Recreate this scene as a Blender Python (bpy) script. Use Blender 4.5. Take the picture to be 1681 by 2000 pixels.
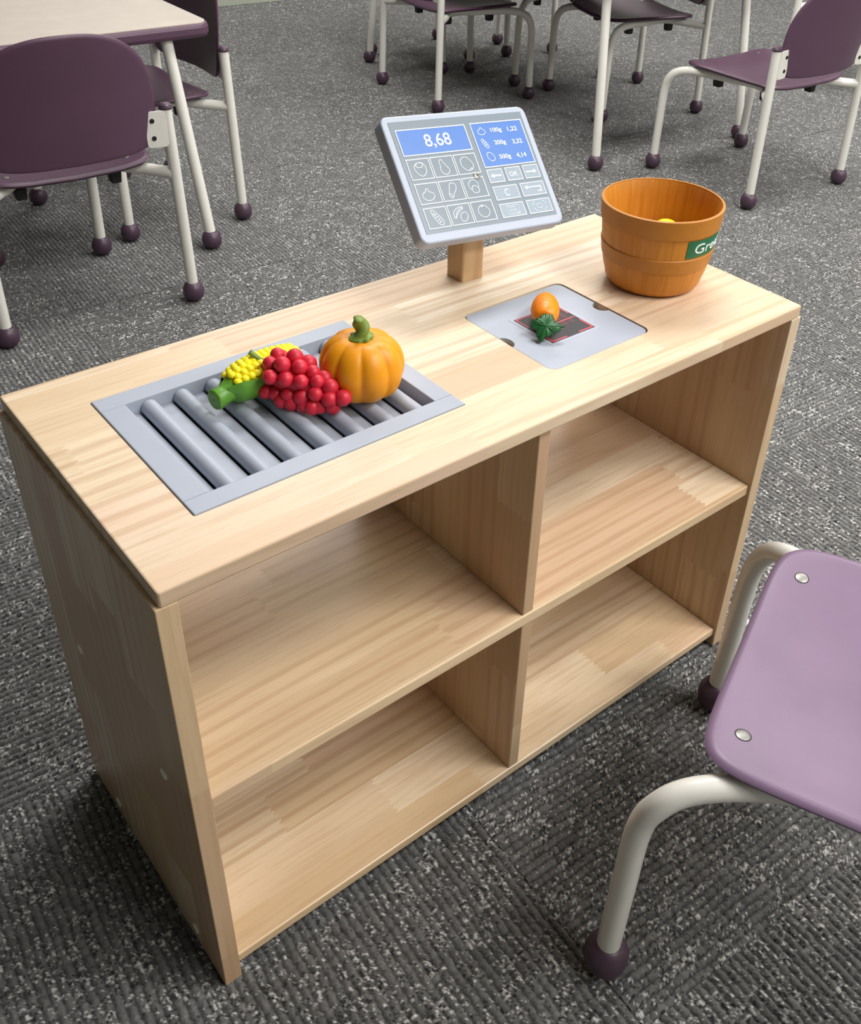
import bpy, bmesh, math, random
import numpy as np
from mathutils import Vector, Matrix
random.seed(7)
for _o in list(bpy.data.objects): bpy.data.objects.remove(_o)
SC = bpy.context.scene
COL = SC.collection
PI = math.pi
S = 0.79            # one modelling unit (the length of the counter) in metres
H = 0.6892          # counter height in units
RA = math.radians(-4.0)   # the room is turned a little against the counter
RX = Vector((math.cos(RA), math.sin(RA), 0)); RY = Vector((-math.sin(RA), math.cos(RA), 0))
def room(u, v, z=0): return RX*u + RY*v + Vector((0, 0, z))

# ------------------------------------------------------------------ camera
cam = bpy.data.cameras.new('camera'); camo = bpy.data.objects.new('camera', cam); COL.objects.link(camo)
Rr = Vector((0.77296, -0.63346, 0.03512)); Rd = Vector((-0.33404, -0.45375, -0.82616)); Rf = Vector((0.53928, 0.62686, -0.56233))
CAMR = None
def _orth():
    f = Rf.normalized(); r = (Rr - f*Rr.dot(f)).normalized(); u = r.cross(f)
    return Matrix((( r.x, u.x, -f.x), (r.y, u.y, -f.y), (r.z, u.z, -f.z)))
camo.matrix_world = Matrix.Translation(Vector((-0.22770, -0.68905, 1.33779))*S) @ _orth().to_4x4()
cam.sensor_fit = 'HORIZONTAL'; cam.sensor_width = 36.0
cam.lens = 36.0*1958.89/1681.0
cam.shift_x = -68.76/1681.0; cam.shift_y = -152.48/1681.0
cam.clip_start = 0.02; cam.clip_end = 60
SC.camera = camo

# ------------------------------------------------------------------ world, lamps, exposure
w = bpy.data.worlds.new('room_air'); SC.world = w; w.use_nodes = True
w.node_tree.nodes['Background'].inputs[0].default_value = (0.9, 0.95, 1.0, 1); w.node_tree.nodes['Background'].inputs[1].default_value = 0.15
CEIL = 3.3
def ceiling_or_fill_lamp(u, v, power, su=1.5, sv=0.75):
    l = bpy.data.lights.new('ceiling_or_fill_lamp', 'AREA'); l.shape = 'RECTANGLE'; l.size = su*S; l.size_y = sv*S; l.energy = power
    l.color = (1.0, 0.975, 0.945)
    o = bpy.data.objects.new('ceiling_or_fill_lamp', l); COL.objects.link(o)
    o.location = room(u, v, CEIL-0.03)*S; o.rotation_euler = (0, 0, RA)
LP = 54
for (u, v, k) in ((5.0, 4.7, .55), (2.2, 4.3, .60), (1.8, 1.5, .95), (4.8, 1.6, .95), (1.8, -1.2, 1.0), (4.8, -1.4, 1.0), (1.4, -2.8, .75), (4.0, -2.9, .7)):  # last two are added fill for the shelf bays, not room fixtures
    ceiling_or_fill_lamp(u, v, LP*k)
SC.view_settings.view_transform = 'Standard'; SC.view_settings.look = 'None'
SC.view_settings.gamma = 1.0; SC.view_settings.use_curve_mapping = False
SC.view_settings.exposure = 0.0

# ------------------------------------------------------------------ helpers
def lin(c): return tuple(((x/255.0)/12.92 if x/255.0 <= .04045 else ((x/255.0+.055)/1.055)**2.4) for x in c)
def obj(name, bm, mat, parent=None, loc=(0,0,0), rotz=0.0, smooth=15):
    me = bpy.data.meshes.new(name)
    for v in bm.verts: v.co *= S
    bm.normal_update(); bm.to_mesh(me); bm.free()
    if smooth:
        me.polygons.foreach_set('use_smooth', [True]*len(me.polygons)); me.set_sharp_from_angle(angle=math.radians(smooth))
    me.materials.append(mat)
    o = bpy.data.objects.new(name, me); COL.objects.link(o)
    o.location = Vector(loc)*S; o.rotation_euler = (0, 0, rotz)
    if parent: o.parent = parent
    return o
def tag(o, label=None, cat=None, group=None, kind=None):
    if label: o['label'] = label
    if cat: o['category'] = cat
    if group: o['group'] = group
    if kind: o['kind'] = kind
    return o
def thing(name, label, cat, loc=(0,0,0), rotz=0.0, group=None):
    o = bpy.data.objects.new(name, None); COL.objects.link(o); o.empty_display_size = 0.05
    o.location = Vector(loc)*S; o.rotation_euler = (0, 0, rotz)
    return tag(o, label, cat, group)
def copy_tree(o, parent=None):
    c = o.copy(); COL.objects.link(c); c.parent = parent
    for ch in o.children: copy_tree(ch, c)
    return c
BM = bmesh.new
def box(bm, x0, x1, y0, y1, z0, z1, bev=0.0, seg=2):
    r = bmesh.ops.create_cube(bm, size=1.0)
    for v in r['verts']:
        v.co = Vector(((x0+x1)/2+v.co.x*(x1-x0), (y0+y1)/2+v.co.y*(y1-y0), (z0+z1)/2+v.co.z*(z1-z0)))
    if bev:
        es = list({e for v in r['verts'] for e in v.link_edges})
        bmesh.ops.bevel(bm, geom=es, offset=bev, segments=seg, profile=0.5, affect='EDGES')
    return bm
def catmull(pts, n=6, closed=False):
    P = [Vector(p) for p in pts]; out = []; m = len(P)
    for i in range(m if closed else m-1):
        p0 = P[(i-1) % m] if (closed or i > 0) else P[0]*2-P[1]
        p1 = P[i]; p2 = P[(i+1) % m]
        p3 = P[(i+2) % m] if (closed or i+2 < m) else P[-1]*2-P[-2]
        for k in range(n):
            t = k/n
            out.append(0.5*((2*p1)+(p2-p0)*t+(2*p0-5*p1+4*p2-p3)*t*t+(3*p1-p0-3*p2+p3)*t**3))
    if not closed: out.append(P[-1])
    return out
def tube(bm, path, r, seg=14, caps=True):
    P = [Vector(p) for p in path]; rings = []; up = None
    rad = r if hasattr(r, '__len__') else [r]*len(P)
    for i, p in enumerate(P):
        t = (P[min(i+1, len(P)-1)]-P[max(i-1, 0)]).normalized()
        if up is None: up = Vector((0,0,1)) if abs(t.z) < .9 else Vector((1,0,0))
        a = t.cross(up).normalized(); b = a.cross(t).normalized(); up = b
        rings.append([bm.verts.new(p+(a*math.cos(2*PI*k/seg)+b*math.sin(2*PI*k/seg))*rad[i]) for k in range(seg)])
    for A, B in zip(rings, rings[1:]):
        for k in range(seg): bm.faces.new((A[k], A[(k+1) % seg], B[(k+1) % seg], B[k]))
    if caps: bm.faces.new(rings[0][::-1]); bm.faces.new(rings[-1])
    return bm
def lathe(bm, prof, seg=48, c=(0,0,0), rfun=None):
    c = Vector(c); rings = []
    for (r, z) in prof:
        if r < 1e-6: rings.append([bm.verts.new(c+Vector((0,0,z)))])
        else:
            ring = []
            for k in range(seg):
                a = 2*PI*k/seg; rr = rfun(r, z, a) if rfun else r
                ring.append(bm.verts.new(c+Vector((rr*math.cos(a), rr*math.sin(a), z))))
            rings.append(ring)
    for A, B in zip(rings, rings[1:]):
        for k in range(seg):
            k2 = (k+1) % seg
            if len(A) == 1 and len(B) == 1: continue
            if len(A) == 1: bm.faces.new((A[0], B[k2], B[k]))
            elif len(B) == 1: bm.faces.new((A[k], A[k2], B[0]))
            else: bm.faces.new((A[k], A[k2], B[k2], B[k]))
    bmesh.ops.recalc_face_normals(bm, faces=bm.faces)
    return bm
def ellipsoid(bm, c, rx, ry, rz, u=20, v=12):
    r = bmesh.ops.create_uvsphere(bm, u_segments=u, v_segments=v, radius=1.0)
    for q in r['verts']: q.co = Vector((c[0]+q.co.x*rx, c[1]+q.co.y*ry, c[2]+q.co.z*rz))
    return bm
def rrect(x0, x1, y0, y1, r, n=6):
    out = []
    for cx, cy, a0 in ((x1-r, y1-r, 0), (x0+r, y1-r, PI/2), (x0+r, y0+r, PI), (x1-r, y0+r, 1.5*PI)):
        for k in range(n+1):
            a = a0+PI/2*k/n; out.append((cx+r*math.cos(a), cy+r*math.sin(a)))
    return out
def inset(poly, d):
    n = len(poly); out = []
    for i in range(n):
        a = Vector(poly[i-1]); b = Vector(poly[i]); c = Vector(poly[(i+1) % n])
        e = (b-a); f = (c-b)
        if e.length < 1e-9: e = f
        if f.length < 1e-9: f = e
        n1 = Vector((-e.y, e.x)).normalized(); n2 = Vector((-f.y, f.x)).normalized(); m = (n1+n2)
        m = m.normalized() if m.length > 1e-6 else n1
        out.append(tuple(b+m*(d/max(.4, m.dot(n1)))))
    return out
def plate(bm, outer, holes, z0, z1, bev=0.0):
    """slab with outline 'outer' (ccw) and through holes; the top outer edge is rounded"""
    def loop(pts, z): return [bm.verts.new((x, y, z)) for x, y in pts]
    def wall(A, B, flip=False):
        n = len(A)
        for k in range(n):
            q = (A[k], A[(k+1) % n], B[(k+1) % n], B[k]); bm.faces.new(q[::-1] if flip else q)
    def edges(L): return [bm.edges.get((L[k], L[(k+1) % len(L)])) or bm.edges.new((L[k], L[(k+1) % len(L)])) for k in range(len(L))]
    steps = [(0, z0)] if not bev else [(bev, z0), (bev*.3, z0+bev*.3), (0, z0+bev)]
    steps += [(0, z1)] if not bev else [(0, z1-bev), (bev*.3, z1-bev*.3), (bev, z1)]
    Ls = [loop(inset(outer, d) if d else outer, z) for d, z in steps]
    for A, B in zip(Ls, Ls[1:]): wall(A, B)
    te = edges(Ls[-1]); be = edges(Ls[0])
    for h in holes:
        T = loop(h, z1); B = loop(h, z0); wall(B, T, True); te += edges(T); be += edges(B)
    for es in (te, be):
        bmesh.ops.triangle_fill(bm, use_beauty=True, use_dissolve=False, edges=es)
    bmesh.ops.recalc_face_normals(bm, faces=bm.faces)
    return bm
def shell(bm, outline, surf, axis, th, rings=14, segs=72):
    """thin moulded shell: outline(a)->(p,q) on the unit plan, surf(p,q)->Vector"""
    ax = Vector(axis); T = []; B = []
    for side, L in ((1, T), (-1, B)):
        L.append([bm.verts.new(surf(*outline(0, 0.0))+ax*side*th/2)])
        for i in range(1, rings+1):
            t = (i/rings)**0.8
            L.append([bm.verts.new(surf(*outline(2*PI*k/segs, t*(1-.018 if i == rings else 1)))+ax*side*th/2*(1 if i < rings else .86)) for k in range(segs)])
    rim = [bm.verts.new(surf(*outline(2*PI*k/segs, 1.0))) for k in range(segs)]
    for L in (T, B):
        for k in range(segs): bm.faces.new((L[0][0], L[1][k], L[1][(k+1) % segs]))
        for A, C in zip(L[1:], L[2:]):
            for k in range(segs): bm.faces.new((A[k], A[(k+1) % segs], C[(k+1) % segs], C[k]))
        for k in range(segs): bm.faces.new((L[-1][k], L[-1][(k+1) % segs], rim[(k+1) % segs], rim[k]))
    bmesh.ops.recalc_face_normals(bm, faces=bm.faces)
    return bm
def ribbon(bm, pts, wd, closed=False, z0=0.0, th=0.0004):
    P = [Vector((p[0], p[1])) for p in pts]; n = len(P); Lo = []; Ro = []
    for i in range(n):
        a = P[i-1] if (closed or i > 0) else P[i]; c = P[(i+1) % n] if (closed or i+1 < n) else P[i]
        e = P[i]-a; f = c-P[i]
        if e.length < 1e-9: e = f
        if f.length < 1e-9: f = e
        n1 = Vector((-e.y, e.x)).normalized(); n2 = Vector((-f.y, f.x)).normalized(); m = (n1+n2)
        m = m.normalized() if m.length > 1e-6 else n1
        d = wd/2/max(.5, m.dot(n1)); Lo.append(P[i]+m*d); Ro.append(P[i]-m*d)
    V = [[bm.verts.new((q.x, q.y, z)) for q in L] for L in (Lo, Ro) for z in (z0, z0+th)]
    for i in range(n if closed else n-1):
        j = (i+1) % n
        bm.faces.new((V[3][i], V[3][j], V[1][j], V[1][i])); bm.faces.new((V[0][i], V[0][j], V[2][j], V[2][i]))
        bm.faces.new((V[1][i], V[1][j], V[0][j], V[0][i])); bm.faces.new((V[2][i], V[2][j], V[3][j], V[3][i]))
    return bm
def polyfill(bm, pts, z0, th):
    A = [bm.verts.new((x, y, z0)) for x, y in pts]; B = [bm.verts.new((x, y, z0+th)) for x, y in pts]; n = len(A)
    bm.faces.new(A[::-1]); bm.faces.new(B)
    for k in range(n): bm.faces.new((A[k], A[(k+1) % n], B[(k+1) % n], B[k]))
    return bm
def text_bm(s, size, ext=0.0002, shear=0.0, offset=0.0):
    cu = bpy.data.curves.new('lettering', 'FONT'); cu.body = s; cu.size = size; cu.extrude = ext; cu.align_x = 'LEFT'; cu.shear = shear
    cu.resolution_u = 6; cu.offset = offset
    o = bpy.data.objects.new('lettering', cu); COL.objects.link(o)
    bpy.context.view_layer.update()
    me = bpy.data.meshes.new_from_object(o.evaluated_get(bpy.context.evaluated_depsgraph_get()))
    bm = BM(); bm.from_mesh(me); bpy.data.objects.remove(o); bpy.data.curves.remove(cu); bpy.data.meshes.remove(me)
    return bm
def fit_text(s, x0, x1, y0, y1, z, ext=0.0002, offset=0.0):
    bm = text_bm(s, 1.0, ext, offset=offset)
    xs = [v.co.x for v in bm.verts]; ys = [v.co.y for v in bm.verts]; zs = [v.co.z for v in bm.verts]
    fx = (x1-x0)/(max(xs)-min(xs)); fy = (y1-y0)/(max(ys)-min(ys)); mx, my, mz = min(xs), min(ys), min(zs)
    for v in bm.verts: v.co = Vector((x0+(v.co.x-mx)*fx, y0+(v.co.y-my)*fy, z+(v.co.z-mz)))
    return bm

# ------------------------------------------------------------------ materials
class NT:
    def __init__(self, name):
        self.m = bpy.data.materials.new(name); self.m.use_nodes = True; self.t = self.m.node_tree; self.b = self.t.nodes['Principled BSDF']
    def n(self, ty, **kw):
        nd = self.t.nodes.new(ty)
        for k, v in kw.items(): setattr(nd, k, v)
        return nd
    def l(self, a, b): self.t.links.new(a, b)
    def math(self, op, a, b=None, c=None):
        nd = self.n('ShaderNodeMath', operation=op)
        for i, x in enumerate((a, b, c)):
            if x is None: continue
            if hasattr(x, 'is_output'): self.l(x, nd.inputs[i])
            else: nd.inputs[i].default_value = x
        return nd.outputs[0]
    def vec(self, x, y, z):
        nd = self.n('ShaderNodeCombineXYZ')
        for i, q in enumerate((x, y, z)):
            if hasattr(q, 'is_output'): self.l(q, nd.inputs[i])
            else: nd.inputs[i].default_value = q
        return nd.outputs[0]
    def noise(self, vec, scale, detail=3, rough=.55, dist=0.0):
        nd = self.n('ShaderNodeTexNoise'); nd.inputs['Scale'].default_value = scale; nd.inputs['Detail'].default_value = detail
        nd.inputs['Roughness'].default_value = rough; nd.inputs['Distortion'].default_value = dist
        if vec is not None: self.l(vec, nd.inputs['Vector'])
        return nd.outputs[0]
    def ramp(self, fac, stops):
        nd = self.n('ShaderNodeValToRGB'); e = nd.color_ramp.elements
        while len(e) < len(stops): e.new(0.5)
        for k, (p, c) in enumerate(stops): e[k].position = p; e[k].color = (*c, 1)
        self.l(fac, nd.inputs[0]); return nd.outputs[0]
    def mix(self, fac, a, b, ty='MIX'):
        nd = self.n('ShaderNodeMix', data_type='RGBA', blend_type=ty)
        for i, x in ((0, fac), (6, a), (7, b)):
            if hasattr(x, 'is_output'): self.l(x, nd.inputs[i])
            else: nd.inputs[i].default_value = (*x, 1) if hasattr(x, '__len__') else x
        return nd.outputs[2]
    def bump(self, h, strength=.2, dist=.001):
        nd = self.n('ShaderNodeBump'); nd.inputs['Strength'].default_value = strength; nd.inputs['Distance'].default_value = dist
        self.l(h, nd.inputs['Height']); self.l(nd.outputs[0], self.b.inputs['Normal'])
    def coord(self):
        tc = self.n('ShaderNodeTexCoord'); vm = self.n('ShaderNodeVectorMath', operation='SCALE'); vm.inputs[3].default_value = 1/S
        self.l(tc.outputs['Object'], vm.inputs[0]); return vm.outputs[0]
def plain(name, rgb, rough=.5, metal=0.0, spec=.5, var=.06, vscale=30, bump=0.0, bscale=300, coat=0.0):
    t = NT(name); b = t.b; c = lin(rgb)
    b.inputs['Roughness'].default_value = rough; b.inputs['Metallic'].default_value = metal; b.inputs['Specular IOR Level'].default_value = spec
    b.inputs['Coat Weight'].default_value = coat
    v = t.coord(); nz = t.noise(v, vscale, 3)
    col = t.ramp(nz, ((.3, tuple(x*(1-var) for x in c)), (.7, tuple(min(1, x*(1+var)) for x in c))))
    t.l(col, b.inputs['Base Color'])
    if bump: t.bump(t.noise(v, bscale, 2), bump, .0006)
    return t.m
def wood(name, grain, cross, third, seed=0.0, stave=.062, length=.42, tint=(1,1,1), rough=.30):
    t = NT(name); b = t.b; sp = t.n('ShaderNodeSeparateXYZ'); t.l(t.coord(), sp.inputs[0])
    g, c, n = sp.outputs[grain], sp.outputs[cross], sp.outputs[third]
    row = t.math('FLOOR', t.math('MULTIPLY_ADD', c, 1/stave, .37+seed))
    w1 = t.n('ShaderNodeTexWhiteNoise', noise_dimensions='2D'); t.l(t.vec(row, seed*3.1+.5, 0), w1.inputs['Vector'])
    zig = t.math('PINGPONG', c, .0045)
    gj = t.math('MULTIPLY_ADD', zig, 1.6, g)
    col = t.math('FLOOR', t.math('MULTIPLY_ADD', gj, 1/length, t.math('MULTIPLY', w1.outputs['Value'], 9.0)))
    w2 = t.n('ShaderNodeTexWhiteNoise', noise_dimensions='3D'); t.l(t.vec(row, col, seed*7.7+.3), w2.inputs['Vector'])
    r = w2.outputs['Value']
    w3 = t.n('ShaderNodeTexWhiteNoise', noise_dimensions='3D'); t.l(t.vec(col, row, seed*5.1+4.3), w3.inputs['Vector']); r2 = w3.outputs['Value']
    def gv(ga, ca):
        return t.vec(t.math('MULTIPLY_ADD', g, ga, t.math('MULTIPLY', r, 31.0)), t.math('MULTIPLY_ADD', c, ca, t.math('MULTIPLY', r2, 47.0)), t.math('MULTIPLY', n, ca))
    broad = t.noise(gv(2.2, 16), 1.0, 3, .5, .6)
    fine = t.noise(gv(7, 150), 1.0, 4, .6)
    pores = t.noise(gv(26, 420), 1.0, 2, .6)
    wv = t.n('ShaderNodeTexWave', wave_type='RINGS', rings_direction='Z'); wv.inputs['Scale'].default_value = 1.0; wv.inputs['Distortion'].default_value = 3.5
    wv.inputs['Detail'].default_value = 2.0; wv.inputs['Detail Scale'].default_value = .8
    t.l(t.vec(t.math('MULTIPLY_ADD', t.math('SUBTRACT', g, t.math('MULTIPLY', r2, .6)), 1.3, 0), t.math('MULTIPLY_ADD', c, 13, t.math('MULTIPLY', r, 9)), t.math('MULTIPLY', n, 13)), wv.inputs['Vector'])
    T = lambda q: tuple(x*y for x, y in zip(lin(q), tint))
    base = t.ramp(r, ((0.0, T((233, 212, 180))), (.3, T((220, 194, 158))), (.55, T((240, 224, 198))), (.8, T((211, 180, 148))), (1.0, T((231, 204, 176)))))
    base = t.mix(t.math('MULTIPLY', t.ramp(broad, ((.35, (0,0,0)), (.68, (1,1,1)))), .55), base, T((208, 180, 143)))
    wf = t.math('MULTIPLY', t.ramp(wv.outputs[1], ((.55, (0,0,0)), (.95, (1,1,1)))), t.math('MULTIPLY', t.math('GREATER_THAN', r2, .42), .46))
    base = t.mix(wf, base, T((190, 154, 118)))
    base = t.mix(t.math('MULTIPLY', t.ramp(fine, ((.48, (0,0,0)), (.75, (1,1,1)))), .50), base, T((188, 156, 118)))
    base = t.mix(t.math('MULTIPLY', t.ramp(pores, ((.62, (0,0,0)), (.78, (1,1,1)))), .30), base, T((164, 128, 92)))
    t.l(base, b.inputs['Base Color']); b.inputs['Roughness'].default_value = rough; b.inputs['Specular IOR Level'].default_value = .5
    t.bump(fine, .06, .0005)
    return t.m
M = {}
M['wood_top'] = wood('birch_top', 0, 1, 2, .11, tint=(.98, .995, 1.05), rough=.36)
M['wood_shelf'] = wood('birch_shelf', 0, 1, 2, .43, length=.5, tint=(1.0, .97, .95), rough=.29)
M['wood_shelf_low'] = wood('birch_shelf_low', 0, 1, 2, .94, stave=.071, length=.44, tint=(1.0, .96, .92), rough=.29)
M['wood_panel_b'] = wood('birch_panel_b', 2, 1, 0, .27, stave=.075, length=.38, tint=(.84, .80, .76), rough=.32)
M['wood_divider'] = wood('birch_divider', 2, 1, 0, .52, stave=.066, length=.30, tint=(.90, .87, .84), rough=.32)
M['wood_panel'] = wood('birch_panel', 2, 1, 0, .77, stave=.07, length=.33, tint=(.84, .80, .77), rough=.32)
M['cap'] = plain('dowel_cap_cream', (246, 242, 230), .35)
M['wood_post'] = wood('beech_post', 2, 0, 1, .29, stave=.2, length=1.0, tint=(.94, .84, .72), rough=.4)
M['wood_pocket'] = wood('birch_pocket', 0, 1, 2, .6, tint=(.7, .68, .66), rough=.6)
M['grey'] = plain('grey_lacquer', (164, 171, 185), .42, var=.02, bump=.02, bscale=500)
M['gap_shade'] = plain('gap_shade_black', (28, 28, 30), .8)  # near black, stands for the shade below the rollers
M['grey_slat'] = plain('grey_base_lacquer', (168, 174, 187), .42, var=.02)
M['casing'] = plain('white_casing', (174, 183, 200), .40, var=.015, bump=.02, bscale=600)
M['screen'] = plain('screen_grey', (122, 135, 147), .33, var=.01)
M['blue'] = plain('display_blue', (80, 124, 198), .33, var=.01)
M['key'] = plain('key_grey', (146, 161, 176), .33, var=.01)
M['key_dark'] = plain('key_slate', (119, 132, 144), .33, var=.01)
M['ink'] = plain('white_ink', (238, 246, 250), .4, var=.01)
M['ink_pale'] = plain('pale_ink', (196, 208, 218), .4, var=.01)
M['screw'] = plain('steel', (150, 148, 144), .42, metal=.85)
M['screw_rec'] = plain('steel_recess', (60, 58, 56), .5, metal=.6)
M['plum'] = plain('plum_plastic', (87, 60, 80), .42, var=.05, vscale=14, bump=.08, bscale=700)
M['plum_lit'] = plain('lit_plum_plastic', (124, 102, 128), .40, var=.07, vscale=9, bump=.08, bscale=700)  # same plum plastic, ceiling-light sheen painted in as a lighter colour
M['plum_foot'] = plain('plum_rubber', (74, 54, 70), .38, var=.04)
M['tubing'] = plain('cream_enamel', (228, 226, 219), .28, var=.02, coat=.3)
M['rubber'] = plain('black_rubber', (16, 15, 16), .6)
M['hole'] = plain('hole_black', (12, 10, 12), .7)
M['laminate'] = plain('beige_laminate', (192, 183, 173), .45, var=.05, vscale=12)
M['pumpkin'] = plain('pumpkin_vinyl', (232, 150, 18), .42, var=.08, vscale=18, spec=.4)
M['pumpkin_stem'] = plain('olive_vinyl', (112, 134, 52), .5, var=.12, vscale=40)
M['grape'] = plain('red_vinyl', (202, 34, 56), .46, var=.08, vscale=30, spec=.45)
M['corn'] = plain('yellow_vinyl', (250, 232, 24), .42, var=.06, vscale=60)
M['husk'] = plain('green_vinyl', (92, 148, 44), .42, var=.12, vscale=25)
M['husk_dark'] = plain('dark_green_vinyl', (58, 100, 30), .45, var=.14, vscale=30)
M['carrot'] = plain('carrot_vinyl', (252, 138, 8), .40, var=.08, vscale=40)
M['leaf'] = plain('leaf_vinyl', (24, 92, 42), .38, var=.14, vscale=50)
M['lemon'] = plain('lemon_vinyl', (250, 226, 20), .42)
M['black_print'] = plain('charcoal_print', (50, 50, 54), .6, var=.03)
M['red_print'] = plain('red_print', (186, 62, 76), .4, var=.06)
M['red_dim'] = plain('dim_red_print', (128, 62, 72), .4, var=.06)
M['film'] = plain('clear_film', (168, 176, 191), .38, var=.02)
M['sticker'] = plain('green_sticker', (18, 104, 66), .38, var=.05)
M['wall'] = plain('wall_paint', (168, 170, 160), .8, var=.02, vscale=3)
M['base'] = plain('vinyl_baseboard', (176, 182, 166), .6, var=.02)
M['ceil'] = plain('ceiling_tile', (205, 205, 202), .9, var=.02)
def basket_mat():
    t = NT('orange_plastic'); sp = t.n('ShaderNodeSeparateXYZ'); t.l(t.coord(), sp.inputs[0])
    ang = t.math('ARCTAN2', sp.outputs[1], sp.outputs[0])
    st = t.noise(t.vec(t.math('MULTIPLY', ang, 9), t.math('MULTIPLY', sp.outputs[2], 6), .3), 2.0, 3)
    col = t.ramp(st, ((.3, lin((186, 116, 26))), (.7, lin((204, 136, 44))))); t.l(col, t.b.inputs['Base Color'])
    t.b.inputs['Roughness'].default_value = .48; t.bump(st, .12, .001); return t.m
M['basket'] = basket_mat()
M['basket_band'] = plain('orange_band', (182, 118, 34), .48, var=.05, vscale=60)
def carpet_mat():
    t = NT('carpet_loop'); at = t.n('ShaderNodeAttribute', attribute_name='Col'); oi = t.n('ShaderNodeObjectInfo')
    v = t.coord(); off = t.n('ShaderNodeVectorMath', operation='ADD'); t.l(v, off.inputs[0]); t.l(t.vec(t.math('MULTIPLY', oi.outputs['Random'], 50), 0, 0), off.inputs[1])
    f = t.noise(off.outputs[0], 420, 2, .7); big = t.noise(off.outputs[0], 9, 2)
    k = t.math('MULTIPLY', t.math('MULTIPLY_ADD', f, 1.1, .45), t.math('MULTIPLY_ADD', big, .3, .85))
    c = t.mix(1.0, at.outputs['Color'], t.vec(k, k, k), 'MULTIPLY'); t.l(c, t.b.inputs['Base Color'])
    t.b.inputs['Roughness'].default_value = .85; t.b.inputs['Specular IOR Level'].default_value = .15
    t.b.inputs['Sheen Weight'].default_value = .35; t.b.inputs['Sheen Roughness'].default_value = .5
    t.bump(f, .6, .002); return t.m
M['carpet'] = carpet_mat()

# ------------------------------------------------------------------ the room
TILE = 0.773; U0, V0 = 0.412, -0.348
UMIN, UMAX, VMIN, VMAX = U0-7*TILE, U0+9*TILE, V0-4*TILE, 5.463
def rbox(name, u0, u1, v0, v1, z0, z1, mat, kind='structure', parent=None):
    bm = BM(); box(bm, u0, u1, v0, v1, z0, z1)
    o = obj(name, bm, mat, parent, smooth=0); o.rotation_euler = (0, 0, RA); return tag(o, kind=kind)
floor = rbox('floor', UMIN, UMAX, VMIN, VMAX, -.12, -.012, plain('carpet_backing', (60, 60, 60), .9))
rbox('wall_back', UMIN-.15, UMAX+.15, VMAX, VMAX+.15, -.12, CEIL+.1, M['wall'])
rbox('wall_front', UMIN-.15, UMAX+.15, VMIN-.15, VMIN, -.12, CEIL+.1, M['wall'])
rbox('wall_left', UMIN-.15, UMIN, VMIN, VMAX, -.12, CEIL+.1, plain('low_bounce_wall_paint', (122, 124, 120), .8, var=.02, vscale=3))  # unseen wall, colour darkened to weaken bounce on the counter's left panel
rbox('wall_right', UMAX, UMAX+.15, VMIN, VMAX, -.12, CEIL+.1, M['wall'])
rbox('ceiling', UMIN, UMAX, VMIN, VMAX, CEIL, CEIL+.1, M['ceil'])
rbox('baseboard_back', UMIN+.012, UMAX-.012, VMAX-.012, VMAX-.0005, .0, .13, M['base'])

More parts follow.
